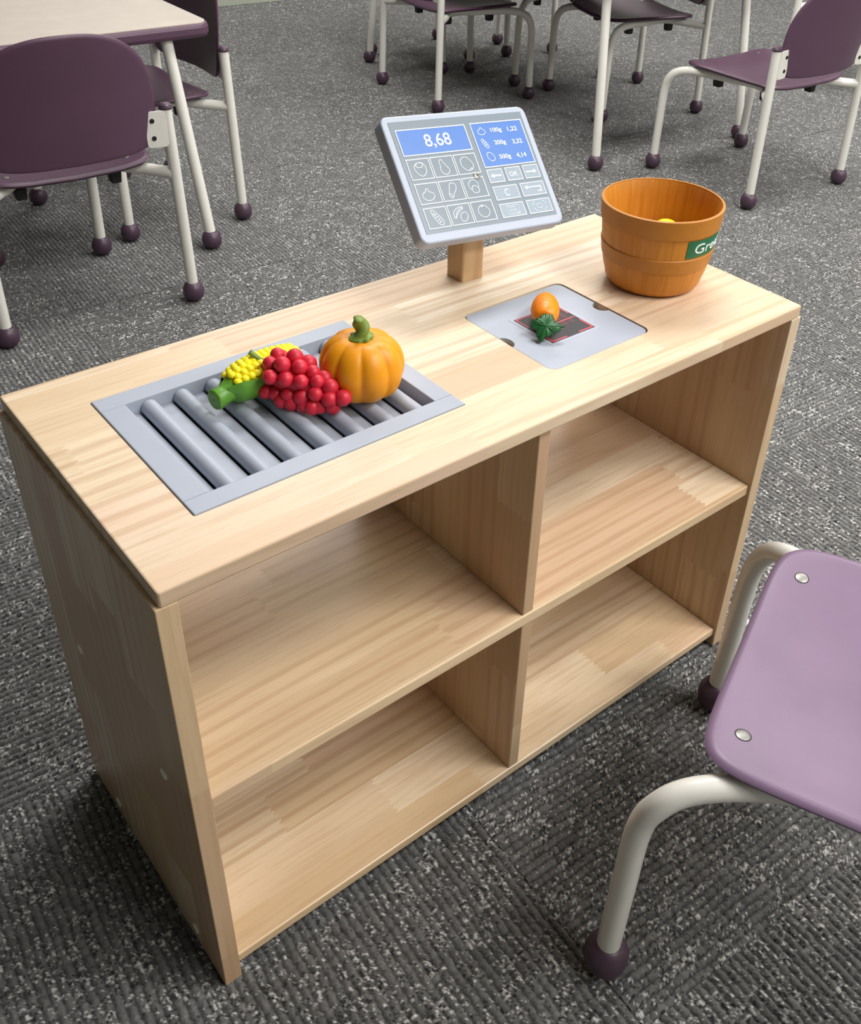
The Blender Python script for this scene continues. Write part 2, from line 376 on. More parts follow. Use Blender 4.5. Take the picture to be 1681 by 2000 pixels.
def tile_mesh(seed, crop=None, N=420):
    rs = np.random.RandomState(seed); rows = 61; pitch = TILE/rows
    g = (np.arange(N)+.5)/N*TILE; g[0] = 0; g[-1] = TILE
    X, Y = np.meshgrid(g, g)          # rows run along x
    wob = .0008*np.sin(X*41+rs.rand()*6)+.0006*np.sin(X*97+2)+.0007*np.sin(X*330+Y*510)+.0005*np.sin(X*610-Y*270)
    ry = (Y+wob)/pitch; ri = np.clip(np.floor(ry).astype(int), 0, rows-1); fy = ry-np.floor(ry)
    tl = .0125+.007*rs.rand(rows+1); ph = rs.rand(rows+1)
    tx = X/tl[ri]+ph[ri]*7+.35*np.sin(X*60+ri*1.7); ti = np.floor(tx).astype(int); fx = tx-ti
    hsh = lambda a, b, k: (np.abs(np.sin(a*12.9898+b*78.233+k*37.719)*43758.5453) % 1.0)
    th = hsh(ri, ti, seed+1); tc = hsh(ri, ti, seed+2)
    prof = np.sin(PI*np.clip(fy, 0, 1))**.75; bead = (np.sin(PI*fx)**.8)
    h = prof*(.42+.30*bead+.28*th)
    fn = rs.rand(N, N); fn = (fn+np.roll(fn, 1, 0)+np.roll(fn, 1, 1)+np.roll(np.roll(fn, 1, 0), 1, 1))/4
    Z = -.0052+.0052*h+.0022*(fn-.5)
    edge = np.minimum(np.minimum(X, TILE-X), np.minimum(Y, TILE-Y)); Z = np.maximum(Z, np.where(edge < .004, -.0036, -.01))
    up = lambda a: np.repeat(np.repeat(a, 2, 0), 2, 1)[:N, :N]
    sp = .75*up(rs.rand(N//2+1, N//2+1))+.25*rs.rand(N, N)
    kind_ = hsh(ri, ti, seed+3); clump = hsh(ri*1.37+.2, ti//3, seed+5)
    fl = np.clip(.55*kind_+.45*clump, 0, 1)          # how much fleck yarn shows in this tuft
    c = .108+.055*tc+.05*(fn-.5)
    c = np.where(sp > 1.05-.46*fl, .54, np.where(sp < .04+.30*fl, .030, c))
    c = c*(.22+.78*np.clip(h*1.4, 0, 1))  # crease shade baked into the colour towards the row gaps
    rgb = np.stack([c*1.0, c*.995, c*.98, np.ones_like(c)], -1)
    if crop:
        n = int(N*crop[1])
        sl = (slice(None), slice(0, n)) if crop[0] == 'x' else (slice(0, n), slice(None))
        X, Y, Z, rgb = X[sl], Y[sl], Z[sl], rgb[sl]
    R_, C_ = X.shape
    co = np.stack([X-TILE/2, Y-TILE/2, Z], -1).reshape(-1, 3)*S
    idx = np.arange(R_*C_).reshape(R_, C_)
    q = np.stack([idx[:-1, :-1], idx[:-1, 1:], idx[1:, 1:], idx[1:, :-1]], -1).reshape(-1, 4)
    me = bpy.data.meshes.new('carpet_tile'); me.vertices.add(len(co)); me.vertices.foreach_set('co', co.ravel().astype(np.float32))
    me.loops.add(q.size); me.loops.foreach_set('vertex_index', q.ravel().astype(np.int32))
    me.polygons.add(len(q)); me.polygons.foreach_set('loop_start', np.arange(0, q.size, 4, dtype=np.int32)); me.polygons.foreach_set('loop_total', np.full(len(q), 4, dtype=np.int32))
    me.polygons.foreach_set('use_smooth', [True]*len(q)); me.update(calc_edges=True); me.validate()
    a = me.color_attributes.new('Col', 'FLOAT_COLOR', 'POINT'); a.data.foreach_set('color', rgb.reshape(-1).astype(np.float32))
    me.materials.append(M['carpet']); return me
TM = [tile_mesh(3), tile_mesh(11)]
cropf = (VMAX-(V0+7*TILE))/TILE
TCx = tile_mesh(5, ('x', cropf-.004), 200); TCy = tile_mesh(6, ('y', cropf-.004), 200)
rnd = random.Random(4)
for i in range(-7, 9):
    for j in range(-4, 8):
        along_u = (i+j) % 2 == 0
        if j < 7: me = TM[rnd.randrange(2)]; rot = (0 if along_u else PI/2)+PI*rnd.randrange(2)
        else: me = TCy if along_u else TCx; rot = 0 if along_u else PI/2
        o = bpy.data.objects.new('carpet_tile', me); COL.objects.link(o); o.parent = floor
        o.location = (S*(U0+(i+.5)*TILE), S*(V0+(j+.5)*TILE), 0); o.rotation_euler = (0, 0, rot)

# ------------------------------------------------------------------ the counter
D = .4242; T = .0195
ctr = thing('play_shop_counter', 'pale wooden play shop counter with four open shelf bays', 'counter')
tray_hole = rrect(.0785, .4345, .082, .3465, .003, 3); plate_hole = rrect(.5735, .7605, .0775, .2635, .013, 6)
bm = BM(); plate(bm, rrect(0, 1, 0, D, .004, 4), [tray_hole, plate_hole], H-T, H, .0022)
top = tag(obj('worktop', bm, M['wood_top'], ctr), 'flat wooden worktop with two square cut-outs')
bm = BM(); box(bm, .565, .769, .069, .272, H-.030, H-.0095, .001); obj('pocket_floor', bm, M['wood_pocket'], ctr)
for x0, x1 in ((-.005, T-.001), (1-T+.001, 1.004)):
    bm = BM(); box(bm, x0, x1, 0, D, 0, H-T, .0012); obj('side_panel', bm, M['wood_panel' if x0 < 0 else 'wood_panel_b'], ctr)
bm = BM(); box(bm, T-.001, 1-T+.001, .005, D-.003, .3659-.0195, .3659, .0022); obj('shelf', bm, M['wood_shelf'], ctr)
bm = BM(); box(bm, T-.001, 1-T+.001, .005, D-.003, .0403-.0165, .0403, .0022); obj('shelf', bm, M['wood_shelf_low'], ctr)
for z0, z1 in ((.3659, H-T), (.0403, .3659-.0195)):
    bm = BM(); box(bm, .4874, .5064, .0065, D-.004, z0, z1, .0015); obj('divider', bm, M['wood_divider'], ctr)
for (y, z) in ((.318, .357), (.0742, .357), (.322, .031), (.0766, .031)):
    bm = BM(); lathe(bm, [(0, .0018), (.0066, .0016), (.0076, 0), (0, -.002)], 20); bm.transform(Matrix.Translation((-.005, y, z)) @ Matrix.Rotation(-PI/2, 4, 'Y'))
    obj('dowel_cap', bm, M['cap'], ctr)

# ------------------------------------------------------------------ roller tray
rt = thing('roller_tray', 'grey wooden roller conveyor tray set into the worktop', 'conveyor tray', (.2565, .2143, H-.03))
def trel(bm): bm.transform(Matrix.Translation((-.2565, -.2143, -(H-.03)))); return bm
X0, X1, Y0, Y1 = .0795, .4335, .083, .3455; xi0, xi1, yi0, yi1 = .1095, .407, .1095, .3175; ZT = H+.0018
for nm, a in (('front_rail', (X0, X1, Y0, yi0-.0003)), ('back_rail', (X0, X1, yi1+.0003, Y1)), ('end_rail', (X0, xi0, yi0, yi1)), ('end_rail', (xi1, X1, yi0, yi1))):
    bm = BM(); box(bm, *a, H-.03, ZT, .0014); obj(nm, trel(bm), M['grey'], rt)
bm = BM(); box(bm, xi0-.004, xi1+.004, yi0-.004, yi1+.004, H-.034, H-.031); obj('tray_bottom_gap_shade', trel(bm), M['gap_shade'], rt)
RXs = [.1375+.0416*k for k in range(7)]
rp = None
for k, x in enumerate(RXs):
    if rp is None:
        bm = BM(); tube(bm, [(0, yi0-.2143, 0), (0, yi0-.2143+.001, 0), (0, yi1-.2143-.001, 0), (0, yi1-.2143, 0)], [.0095, .0105, .0105, .0095], 24); rp = obj('roller', bm, M['grey'], rt, smooth=40)
        o = rp
    else: o = rp.copy(); COL.objects.link(o)
    o.location = Vector((x-.2565, 0, -.0125+.03))*S
ed = [xi0]+[q for x in RXs for q in (x-.0125, x+.0115)]+[xi1]
for k in range(0, len(ed), 2):
    bm = BM(); box(bm, ed[k], ed[k+1], yi0, yi1, H-.024, H-.0165, .0008); obj('slat', trel(bm), M['grey_slat'], rt)

# ------------------------------------------------------------------ scanner plate
sp = thing('scanner_plate', 'flat grey square scanner plate with black and red print let into the worktop', 'scanner plate', (.667, .1705, H-.008))
def notch_outline():
    x0, x1, y0, y1 = .5755, .7585, .0795, .2615; P = []
    r = .012
    for cx, cy, a0 in ((x1-r, y1-r, 0), (x0+r, y1-r, PI/2)):
        for k in range(7): a = a0+PI/2*k/6; P.append((cx+r*math.cos(a), cy+r*math.sin(a)))
    for k in range(13): a = PI/2-PI*k/12; P.append((x0+.0125*math.cos(a)*.8, .1713+.0142*math.sin(a)))
    for cx, cy, a0 in ((x0+r, y0+r, PI), (x1-r, y0+r, 1.5*PI)):
        for k in range(7): a = a0+PI/2*k/6; P.append((cx+r*math.cos(a), cy+r*math.sin(a)))
    for k in range(13): a = -PI/2-PI*k/12; P.append((x1+.0125*math.cos(a), .1713+.0142*math.sin(a)))
    return P
def srel(bm): bm.transform(Matrix.Translation((-.667, -.1705, -(H-.008)))); return bm
bm = BM(); plate(bm, notch_outline(), [], H-.0085, H-.0012, .0006); obj('plate_body', srel(bm), M['grey'], sp)
zp = H-.0012
bm = BM(); box(bm, .6202, .7115, .126, .2172, zp, zp+.0003); fl = obj('clear_film', srel(bm), M['film'], sp, smooth=0)
bm = BM(); box(bm, .6256, .7055, .1322, .2115, zp+.0003, zp+.0006); obj('black_square', srel(bm), M['black_print'], sp, smooth=0)
zq = zp+.0006
def prt(name, bm, m): return obj(name, srel(bm), M[m], sp, smooth=0)
e = .0027; bx0, bx1, by0, by1 = .6282, .7029, .1347, .2090
for cx, cy, sx, sy in ((bx0, by0, 1, 1), (bx1, by0, -1, 1), (bx1, by1, -1, -1), (bx0, by1, 1, -1)):
    bm = BM(); ribbon(bm, [(cx+sx*.026, cy), (cx, cy), (cx, cy+sy*.026)], .0028, False, zq, .0003); prt('corner_mark', bm, 'red_print')
bm = BM(); box(bm, .6300, .7030, .1697, .1722, zq, zq+.0003); prt('scan_line', bm, 'red_print')
for k in range(16):
    x = .6390+k*.0035; wd = (.0009, .0017, .0012, .0006)[(k*7) % 4]
    bm = BM(); box(bm, x, x+wd, .1750, .1880-(k % 3)*.0008, zq, zq+.0003); prt('print_bar', bm, 'red_dim')
    bm = BM(); box(bm, x, x+wd, .1588+(k % 5 == 0)*.002, .1668, zq, zq+.0003); prt('print_bar', bm, 'red_dim')

# ------------------------------------------------------------------ register screen on its post
rg = thing('toy_register', 'tilted pale grey toy register screen on a wooden post', 'toy register', (.661, .362, H))
th, ro = math.radians(43.65), math.radians(-5.925)
up = Vector((0, math.sin(th), math.cos(th))); ux = Vector((1, 0, 0))
fa = ux*math.cos(ro)+up*math.sin(ro); fb = -ux*math.sin(ro)+up*math.cos(ro); fn = fa.cross(fb)
fo = Vector((.6612, .347, .8529))
FM = Matrix.Translation(fo-Vector((.661, .362, H))) @ Matrix(((fa.x, fb.x, fn.x), (fa.y, fb.y, fn.y), (fa.z, fb.z, fn.z))).to_4x4()
TH = .022
bm = BM()
ol = rrect(-.0203, .0203, -.0190, .0190, .004, 4); lo = []; hi = []
for x, y in ol:
    lo.append(bm.verts.new((x, y, 0)))
    P = Vector((.661+x, .362+y, 0)); z = fo.z+(-TH-(P.x-fo.x)*fn.x-(P.y-fo.y)*fn.y)/fn.z
    hi.append(bm.verts.new((x, y, z-H)))
for k in range(len(lo)): bm.faces.new((lo[k], lo[(k+1) % len(lo)], hi[(k+1) % len(lo)], hi[k]))
bm.faces.new(lo[::-1]); bm.faces.new(hi); obj('post', bm, M['wood_post'], rg)
bm = BM(); plate(bm, rrect(-.1238, .1238, -.0925, .0925, .0125, 6), [], -TH, 0, .0024); bm.transform(FM); obj('casing', bm, M['casing'], rg)
bm = BM(); box(bm, -.1130, .1142, -.0788, .0834, 0, .0005); bm.transform(FM); scr = obj('screen', bm, M['screen'], rg, smooth=0)
Z1 = .0005
def on(name, bm, m): bm.transform(FM); return obj(name, bm, M[m], scr, smooth=0)
def framed(name, r, m, wd=.0011):
    x0, x1, y0, y1 = r; bm = BM(); box(bm, x0, x1, y0, y1, Z1, Z1+.0003); on(name, bm, m)
    bm = BM(); ribbon(bm, [(x0, y0), (x1, y0), (x1, y1), (x0, y1)], wd, True, Z1+.0003, .0003); on('outline', bm, 'ink')
framed('display', (-.1062, .0074, .0331, .0705), 'blue', .0013)
framed('display', (.0178, .1083, .0038, .0710), 'blue', .0013)
for x0, x1 in ((-.1059, -.0705), (-.0676, -.0314), (-.0285, .0075)):
    for y0, y1 in ((-.0021, .0272), (-.0375, -.0085), (-.0727, -.0439)): framed('key', (x0, x1, y0, y1), 'key_dark')
for r in ((.0178, .0438, -.0196, -.0004), (.0498, .0761, -.0196, -.0002), (.0819, .1084, -.0196, .0), (.0180, .0598, -.0461, -.0265), (.0664, .1084, -.0459, -.0265), (.0182, .0599, -.0728, -.0531), (.0666, .1087, -.0728, -.0530)):
    framed('key', r, 'key')
Z2 = Z1+.0003
ICON = {
'mango':[(-963,170),(-927,207),(-868,221),(-820,208),(-792,165),(-788,107),(-813,54),(-865,25),(-916,41),(-952,85),(-969,131)],
'mango_eye':[(-932,187),(-902,214),(-861,216),(-827,201),(-827,172),(-860,151),(-904,150),(-930,163)],
'pear':[(-549,205),(-529,225),(-502,224),(-487,194),(-459,138),(-426,93),(-426,48),(-458,15),(-505,10),(-545,37),(-561,83),(-548,139)],
'lemon':[(-198,177),(-164,215),(-111,231),(-68,210),(-24,155),(-7,91),(-36,44),(-96,24),(-154,44),(-196,102)],
'lemon_tip':[(-78,44),(-55,56),(-38,51),(-50,33),(-74,31)],
'onion':[(-911,-173),(-902,-162),(-879,-165),(-878,-185),(-871,-206),(-828,-223),(-801,-254),(-817,-297),(-865,-327),(-919,-330),(-968,-306),(-991,-263),(-970,-222),(-932,-203)],
'eggplant':[(-522,-158),(-497,-128),(-458,-123),(-421,-145),(-418,-190),(-445,-240),(-483,-276),(-506,-323),(-533,-334),(-560,-320),(-565,-283),(-543,-228)],
'mushroom_stem':[(-167,-265),(-158,-225),(-122,-202),(-84,-213),(-59,-244),(-53,-274),(-79,-304),(-121,-313),(-156,-295)],
'carrot':[(-955,-488),(-938,-468),(-904,-482),(-863,-536),(-823,-593),(-801,-652),(-815,-686),(-850,-696),(-885,-672),(-918,-608),(-945,-541)],
'banana':[(-434,-486),(-477,-479),(-540,-497),(-593,-539),(-613,-589),(-607,-630),(-582,-625),(-550,-581),(-501,-539),(-439,-510)],
'plum':[(-506,-607),(-473,-571),(-423,-561),(-391,-586),(-391,-630),(-429,-678),(-476,-692),(-507,-668)],
'tomato':[(-188,-559),(-151,-514),(-94,-501),(-39,-529),(-8,-582),(-20,-634),(-68,-669),(-122,-673),(-171,-643),(-195,-599)],
'small_onion':[(326,634),(340,640),(349,622),(369,606),(396,580),(383,548),(325,527),(278,543),(268,577),(287,604),(316,616)],
'small_carrot':[(277,454),(299,463),(334,430),(359,385),(373,346),(355,324),(326,332),(296,377),(276,421)],
'small_lemon':[(286,223),(302,249),(342,255),(380,228),(405,183),(398,146),(351,120),(311,141),(285,181)]}
OPEN = {'eggplant_cap':[(-562,-283),(-537,-274),(-535,-293),(-525,-312),(-500,-307)],
'mushroom_cap':[(-167,-265),(-200,-232),(-205,-186),(-177,-140),(-125,-117),(-77,-126),(-46,-167),(-45,-221),(-55,-245)],
'carrot_marks':[(-943,-537),(-919,-508),(-918,-552),(-889,-524),(-909,-585),(-860,-564),(-886,-628),(-847,-598),(-868,-663),(-826,-636)],
'banana_ridge':[(-446,-493),(-511,-517),(-563,-567),(-593,-620)],
'small_carrot_marks':[(287,420),(312,441),(307,390),(334,416),(321,361),(346,382),(341,343)]}
def sc4(p): return [(x*1e-4, y*1e-4) for x, y in p]
for k, p in ICON.items():
    c = [(q.x, q.y) for q in catmull([(x, y, 0) for x, y in sc4(p)], 4, True)]
    bm = BM(); ribbon(bm, c, .00075 if 'small' not in k else .0007, True, Z2, .0003); on('icon_'+k, bm, 'ink')
for k, p in OPEN.items():
    c = sc4(p) if 'marks' in k else [(q.x, q.y) for q in catmull([(x, y, 0) for x, y in sc4(p)], 4)]
    bm = BM(); ribbon(bm, c, .00065, False, Z2, .0003); on('icon_'+k, bm, 'ink')
bm = BM(); polyfill(bm, rrect(-.0125, -.0095, -.0525, -.0508, .0005, 2), Z2, .0003); on('icon_tomato_top', bm, 'ink')
for k, (st, hd) in {'arrow_left': ([(.0405, -.0101), (.0262, -.0098)], [(.0216, -.0097), (.0276, -.0066), (.0276, -.0134)]), 'arrow_right': ([(.0849, -.0100), (.0995, -.0101)], [(.1045, -.0100), (.0990, -.0064), (.0990, -.0134)]),
        'arrow_return': ([(.0772, -.0334), (.1013, -.0334), (.1013, -.0404), (.0942, -.0404)], [(.0726, -.0334), (.0780, -.0299), (.0780, -.0369)])}.items():
    bm = BM(); ribbon(bm, st, .0022 if k != 'arrow_return' else .0017, False, Z2, .0003); polyfill(bm, hd[::-1] if k != 'arrow_right' else hd, Z2, .0003); bmesh.ops.recalc_face_normals(bm, faces=bm.faces); on('icon_'+k, bm, 'ink')
for s, x0, x1, y0, y1 in (('8,68', -.0657, -.0225, .0405, .0617), ('100g', .0496, .0690, .0537, .0620), ('1,22', .0797, .0970, .0537, .0614), ('200g', .0487, .0690, .0342, .0427), ('3,32', .0808, .0985, .0338, .0417),
        ('500g', .0487, .0690, .0122, .0208), ('4,14', .0795, .0971, .0124, .0204), ('OK', .0552, .0695, -.0136, -.0070), ('C', .0357, .0430, -.0417, -.0310)):
    on('lettering', fit_text(s, x0, x1, y0, y1, Z2, .00015, .012 if s != '8,68' else .004), 'ink')
# pale pictogram of a till drawer and of a scan frame on the two lowest keys
x0, x1, y0, y1 = .0285, .0498, -.0698, -.0563
bm = BM(); ribbon(bm, rrect(x0, x1, y0, y1, .001, 2), .0008, True, Z2, .0003); on('icon_drawer', bm, 'ink_pale')
for a in ((.0302, .0322, -.0588, -.0574), (.0330, .0432, -.0592, -.0582), (.0422, .0432, -.0632, -.0592), (.0330, .0470, -.0642, -.0632), (.0300, .0488, -.0676, -.0669), (.0452, .0486, -.0690, -.0672), (.0330, .0337, -.0632, -.0592)):
    bm = BM(); box(bm, *a, Z2, Z2+.0003); on('icon_drawer_line', bm, 'ink_pale')
cx, cy = .0876, -.0630
for sx in (-1, 1):
    for sy in (-1, 1):
        bm = BM(); ribbon(bm, [(cx+sx*.0060, cy+sy*.0068), (cx+sx*.0090, cy+sy*.0064), (cx+sx*.0094, cy+sy*.0040), (cx+sx*.0112, cy+sy*.0034), (cx+sx*.0112, cy+sy*.0012)], .0009, False, Z2, .0003); on('icon_frame', bm, 'ink_pale')
bm = BM(); ribbon(bm, [(cx+.0045*math.cos(a*PI/8), cy+.0034*math.sin(a*PI/8)) for a in range(16)], .0009, True, Z2, .0003); on('icon_frame', bm, 'ink_pale')
bm = BM(); lathe(bm, [(0, .0022), (.0030, .0020), (.0054, .0008), (.0056, 0), (0, 0)], 20, (-.0010, -.0062, Z1)); bm.transform(FM); sw = obj('screw', bm, M['screw'], rg, smooth=40)
for a in (0, 1):
    bm = BM(); box(bm, *((-.0026, .0026, -.0005, .0005) if a else (-.0005, .0005, -.0026, .0026)), .0016, .0026); bm.transform(FM @ Matrix.Translation((-.0010, -.0062, Z1)) @ Matrix.Rotation(.5, 4, 'Z')); obj('screw_slot', bm, M['screw_rec'], sw, smooth=0)

# ------------------------------------------------------------------ basket
BC = (.8827, .1883)
bk = thing('basket', 'orange plastic bushel basket with green sticker on the worktop', 'basket', (BC[0], BC[1], H+.0002))
def brad(z): return .0710+(.0866-.0710)*min(1, max(0, z/.1256))+.0022*math.sin(PI*min(1, z/.1256))
prof = [(0, 0), (.052, 0), (.0605, .0008), (.0668, .0042), (.0708, .0105), (.0728, .019)]
prof += [(brad(z), z) for z in (.030, .044, .058, .072, .086, .1, .114, .124)]
prof += [(.0872, .1256), (.0850, .1256), (.0832, .122), (.0800, .10), (.0755, .06), (.0710, .03), (.066, .012), (.058, .006), (0, .006)]
def stave(r, z, a):
    q = abs(((a*18/(2*PI)+.3) % 1)-.5)*2
    return r*(1-.008*max(0, (q-.9)/.1)) if r > .058 else r
bm = BM(); lathe(bm, prof, 216, rfun=stave); obj('basket_body', bm, M['basket'], bk, smooth=40)
for nm, z0, z1, e in (('rim_band', .0975, .1262, .0020), ('middle_band', .0435, .0660, .0016)):
    P = [(brad(z0)-.001, z0), (brad(z0)+e, z0+.0008)]+[(brad(z0+(z1-z0)*k/4)+e, z0+(z1-z0)*k/4) for k in (1, 2, 3)]+[(brad(z1)+e, z1-.0008), (brad(z1)+e*.5, z1), (brad(z1)-(.0012 if nm != 'rim_band' else .002), z1), (brad(z0)-.001, z0)]
    bm = BM(); lathe(bm, P, 96); obj(nm, bm, M['basket_band'], bk, smooth=40)
a0, a1 = math.radians(-110.5), math.radians(-42); zs0, zs1 = .0685, .0955
def cyl(u, v, e):   # u 0..1 along the sticker, v 0..1 up
    a = a0+(a1-a0)*u; z = zs0+(zs1-zs0)*v; r = brad(z)+e; return Vector((r*math.cos(a), r*math.sin(a), z))
bm = BM(); grid = [[bm.verts.new(cyl(i/24, j/4, .0007)) for i in range(25)] for j in range(5)]; gi = [[bm.verts.new(cyl(i/24, j/4, -.0005)) for i in range(25)] for j in range(5)]
for G, fl_ in ((grid, False), (gi, True)):
    for j in range(4):
        for i in range(24):
            q = (G[j][i], G[j][i+1], G[j+1][i+1], G[j+1][i]); bm.faces.new(q[::-1] if fl_ else q)
stk = obj('sticker', bm, M['sticker'], bk); stk['label'] = 'green sticker lettered in white'
bm = text_bm('Green', 1.0, .01); xs = [v.co.x for v in bm.verts]; ys = [v.co.y for v in bm.verts]; mx, Mx, my, My = min(xs), max(xs), min(ys), max(ys)
for v in bm.verts:
    a = (v.co.x-mx)/(Mx-mx); b = (v.co.y-my)/(My-my); v.co = cyl(.13+.72*a, .22+.56*b, .0012 if v.co.z > 0 else .0006)
obj('lettering', bm, M['ink'], stk, smooth=0)
lm = thing('toy_lemon', 'yellow toy lemon peeking over the rim from inside the orange basket', 'toy lemon', (.9135, .2000, H+.0062))
bm = BM(); lathe(bm, [(0, 0), (.005, .0008), (.009, .004), (.019, .012), (.0285, .029), (.0300, .044), (.0268, .057), (.020, .0685), (.0115, .0750), (.006, .0772), (0, .0778)], 32); obj('lemon_body', bm, M['lemon'], lm, smooth=50)
bm = BM(); lathe(bm, [(0, -.0004), (.0022, .0002), (.003, .0015), (0, .002)], 12); obj('stem_nub', bm, M['pumpkin_stem'], lm, smooth=40)

# ------------------------------------------------------------------ toy vegetables
ZR = H-.002
pk = thing('toy_pumpkin', 'orange toy pumpkin with twisted green stem on the rollers', 'toy pumpkin', (.3560, .1865, ZR))
def lobes(r, z, a):
    q = abs(math.sin(a*4.5+.35)); return r*(.90+.115*q**.55)
prof = [(.003, .0075), (.014, .0035), (.026, .0008), (.037, .0028), (.0455, .0115), (.0500, .024), (.0512, .036), (.0490, .0485), (.0435, .0595), (.035, .0680), (.024, .0725), (.014, .0720), (.006, .0685)]
bm = BM(); P2 = catmull([(r, 0, z) for r, z in prof], 3); lathe(bm, [(max(q.x, .0005), q.z) for q in P2], 126, rfun=lobes); obj('pumpkin_body', bm, M['pumpkin'], pk, smooth=60)
bm = BM(); lathe(bm, [(0, .0765), (.008, .0768), (.0125, .0748), (.0135, .0722), (.008, .0705), (0, .0700)], 60, rfun=lambda r, z, a: r*(1+.10*math.sin(a*7))); obj('stem_collar', bm, M['pumpkin_stem'], pk, smooth=40)
bm = BM(); rings = []
for k in range(27):
    t = k/26; z = .0735+.0265*t; tw = t*4.6; R = .0098*(1-.26*t)*(1+.35*max(0, .12-t)/.12); cx = .0022*math.sin(t*4)-.002*t; cy = .001*math.sin(t*3)
    if t > .93: R *= .80 if t < .97 else .45
    rings.append([bm.verts.new((cx+R*(1+.22*math.cos(2*(2*PI*q/24)-2*tw))*math.cos(2*PI*q/24), cy+R*(1+.22*math.cos(2*(2*PI*q/24)-2*tw))*math.sin(2*PI*q/24), z)) for q in range(24)])
for A, B in zip(rings, rings[1:]):
    for q in range(24): bm.faces.new((A[q], A[(q+1) % 24], B[(q+1) % 24], B[q]))
bm.faces.new(rings[-1]); bm.faces.new(rings[0][::-1]); obj('stem', bm, M['pumpkin_stem'], pk, smooth=70)

gp = thing('toy_grapes', 'red toy grape bunch lying between the corn and the pumpkin', 'toy grapes', (.283, .200, ZR))
go = Vector((.283, .200, ZR))
A0 = Vector((.2660, .2354, .7225)); A1 = Vector((.3065, .1641, .7040)); L = (A1-A0).length; ax = (A1-A0)/L
bm = BM()
tube(bm, [A0-ax*.020-go, A0-ax*.014-go]+[A0+ax*L*k/8-go for k in range(9)], [.004, .012]+[.0245*(1-.68*k/8)*(.72 if k == 0 else .9 if k == 1 else 1) for k in range(9)], 20); obj('core', bm, M['grape'], gp, smooth=40)
BER = [(2837,2191,7420),(2629,2132,7415),(2797,2032,7367),(2972,2121,7320),(2472,2157,7289),(2601,2032,7274),(2732,1910,7253),(2918,1939,7303),(2897,1813,7241),(2467,2291,7027),(2543,2199,7019),(2623,2039,7052),(2732,1905,7045),(2832,1762,7124),(3005,1713,7182),(2945,1642,7073),(3074,1553,7088),(2575,2105,6957),(2649,1998,6957),(2743,1868,6957),(2861,1744,6957),(2983,1641,6957),(3011,1840,7231),(2781,1776,6957)]
pts = [Vector(p)*1e-4 for p in BER]
e1 = ax.cross(Vector((0, 0, 1))).normalized(); e2 = e1.cross(ax)
for s in range(9):                                   # the side turned away from the camera
    for k in range(14):
        a = 2*PI*(k+.5*(s % 2))/14; R = (.019 if s == 0 else .029*(1-.68*max(0, s/7.5))) if s < 8 else .006
        p = A0+ax*(L*(max(s, .35)-.6)/7.4)+(e1*math.cos(a)+e2*math.sin(a))*R
        if p.z < ZR+.0085: p.z = ZR+.0085
        if all((p-q).length > .0142 for q in pts): pts.append(p)
bs = None
for k, p in enumerate(pts):
    if bs is None:
        bm = BM(); ellipsoid(bm, (0, 0, 0), .0098, .0098, .0098, 20, 14); o = bs = obj('berry', bm, M['grape'], gp, smooth=40)
    else: o = bs.copy(); COL.objects.link(o)
    o.location = (p-go)*S; q = rnd.uniform(.88, 1.08) if k < 24 else .9; o.scale = (q, q, q)
bm = BM(); tube(bm, [A0-ax*.012-go, A0-ax*.022+Vector((-.003, 0, .008))-go, A0-ax*.028+Vector((-.006, 0, .014))-go], [.004, .0035, .0038], 10); obj('stem', bm, M['pumpkin_stem'], gp, smooth=40)

cn = thing('toy_corn', 'yellow toy corn cob in a green husk on the rollers', 'toy corn', (.1985, .2470, ZR), math.radians(11))
CL = .124; CZ = .0245
def crad(x):
    t = min(1, max(0, x/CL)); return .0235*(max(0, math.sin(PI*min(1, (.16+t*.80))))**.62)
bm = BM(); xs = [.010+(CL-.012)*k/24 for k in range(25)]
tube(bm, [(x, 0, CZ+.001) for x in xs], [max(.0015, crad(x)*.86*min(1, .25+(x-.010)/.022)) for x in xs], 28); obj('cob', bm, M['corn'], cn, smooth=40)
bm = BM()
for k in range(12):
    x = .018+k*.0082
    for a in range(9):
        an = math.radians(-16+a*26.5); r = crad(x)*.84*(.80 if k == 0 else .93 if k == 1 else 1)
        ellipsoid(bm, (x+.0036*(a % 2), -math.cos(an)*r, CZ+.001+math.sin(an)*r), .0054, .0062, .0044, 12, 8)
obj('kernels', bm, M['corn'], cn, smooth=40)['kind'] = 'stuff'
def husk(name, mat, lim, e, x1, tw):
    bm = BM(); R1 = []; n = 18; m = 26
    for sgn in (0, 1):
        G = []
        for i in range(m+1):
            t = i/m; x = .004+(x1-.004)*t; r = crad(x)+e*(1 if sgn == 0 else .25)
            if t < .12: r = max(.0085, r*(.45+.55*t/.12))
            op = lim(t); row = []
            for k in range(n+1):
                a = -PI/2+tw+(k/n*2-1)*op; row.append(bm.verts.new((x, r*math.cos(a), CZ+r*math.sin(a))))
            G.append(row)
        R1.append(G)
    for G in R1:
        for i in range(m):
            for k in range(n): bm.faces.new((G[i][k], G[i+1][k], G[i+1][k+1], G[i][k+1]))
    A, B = R1
    for i in range(m):
        for k in (0, n): bm.faces.new((A[i][k], A[i+1][k], B[i+1][k], B[i][k]))
    for k in range(n):
        for i in (0, m): bm.faces.new((A[i][k], A[i][k+1], B[i][k+1], B[i][k]))
    bmesh.ops.recalc_face_normals(bm, faces=bm.faces); return obj(name, bm, M[mat], cn, smooth=50)
husk('outer_husk', 'husk', lambda t: PI*(.60 if t < .08 else .60-.10*math.sin(PI*min(1, (t-.08)/.5)*.5)-.18*max(0, t-.5)), .0026, CL*.95, -.30)
husk('inner_husk', 'husk_dark', lambda t: PI*(.585-.03*t), .0012, CL*.98, .10)
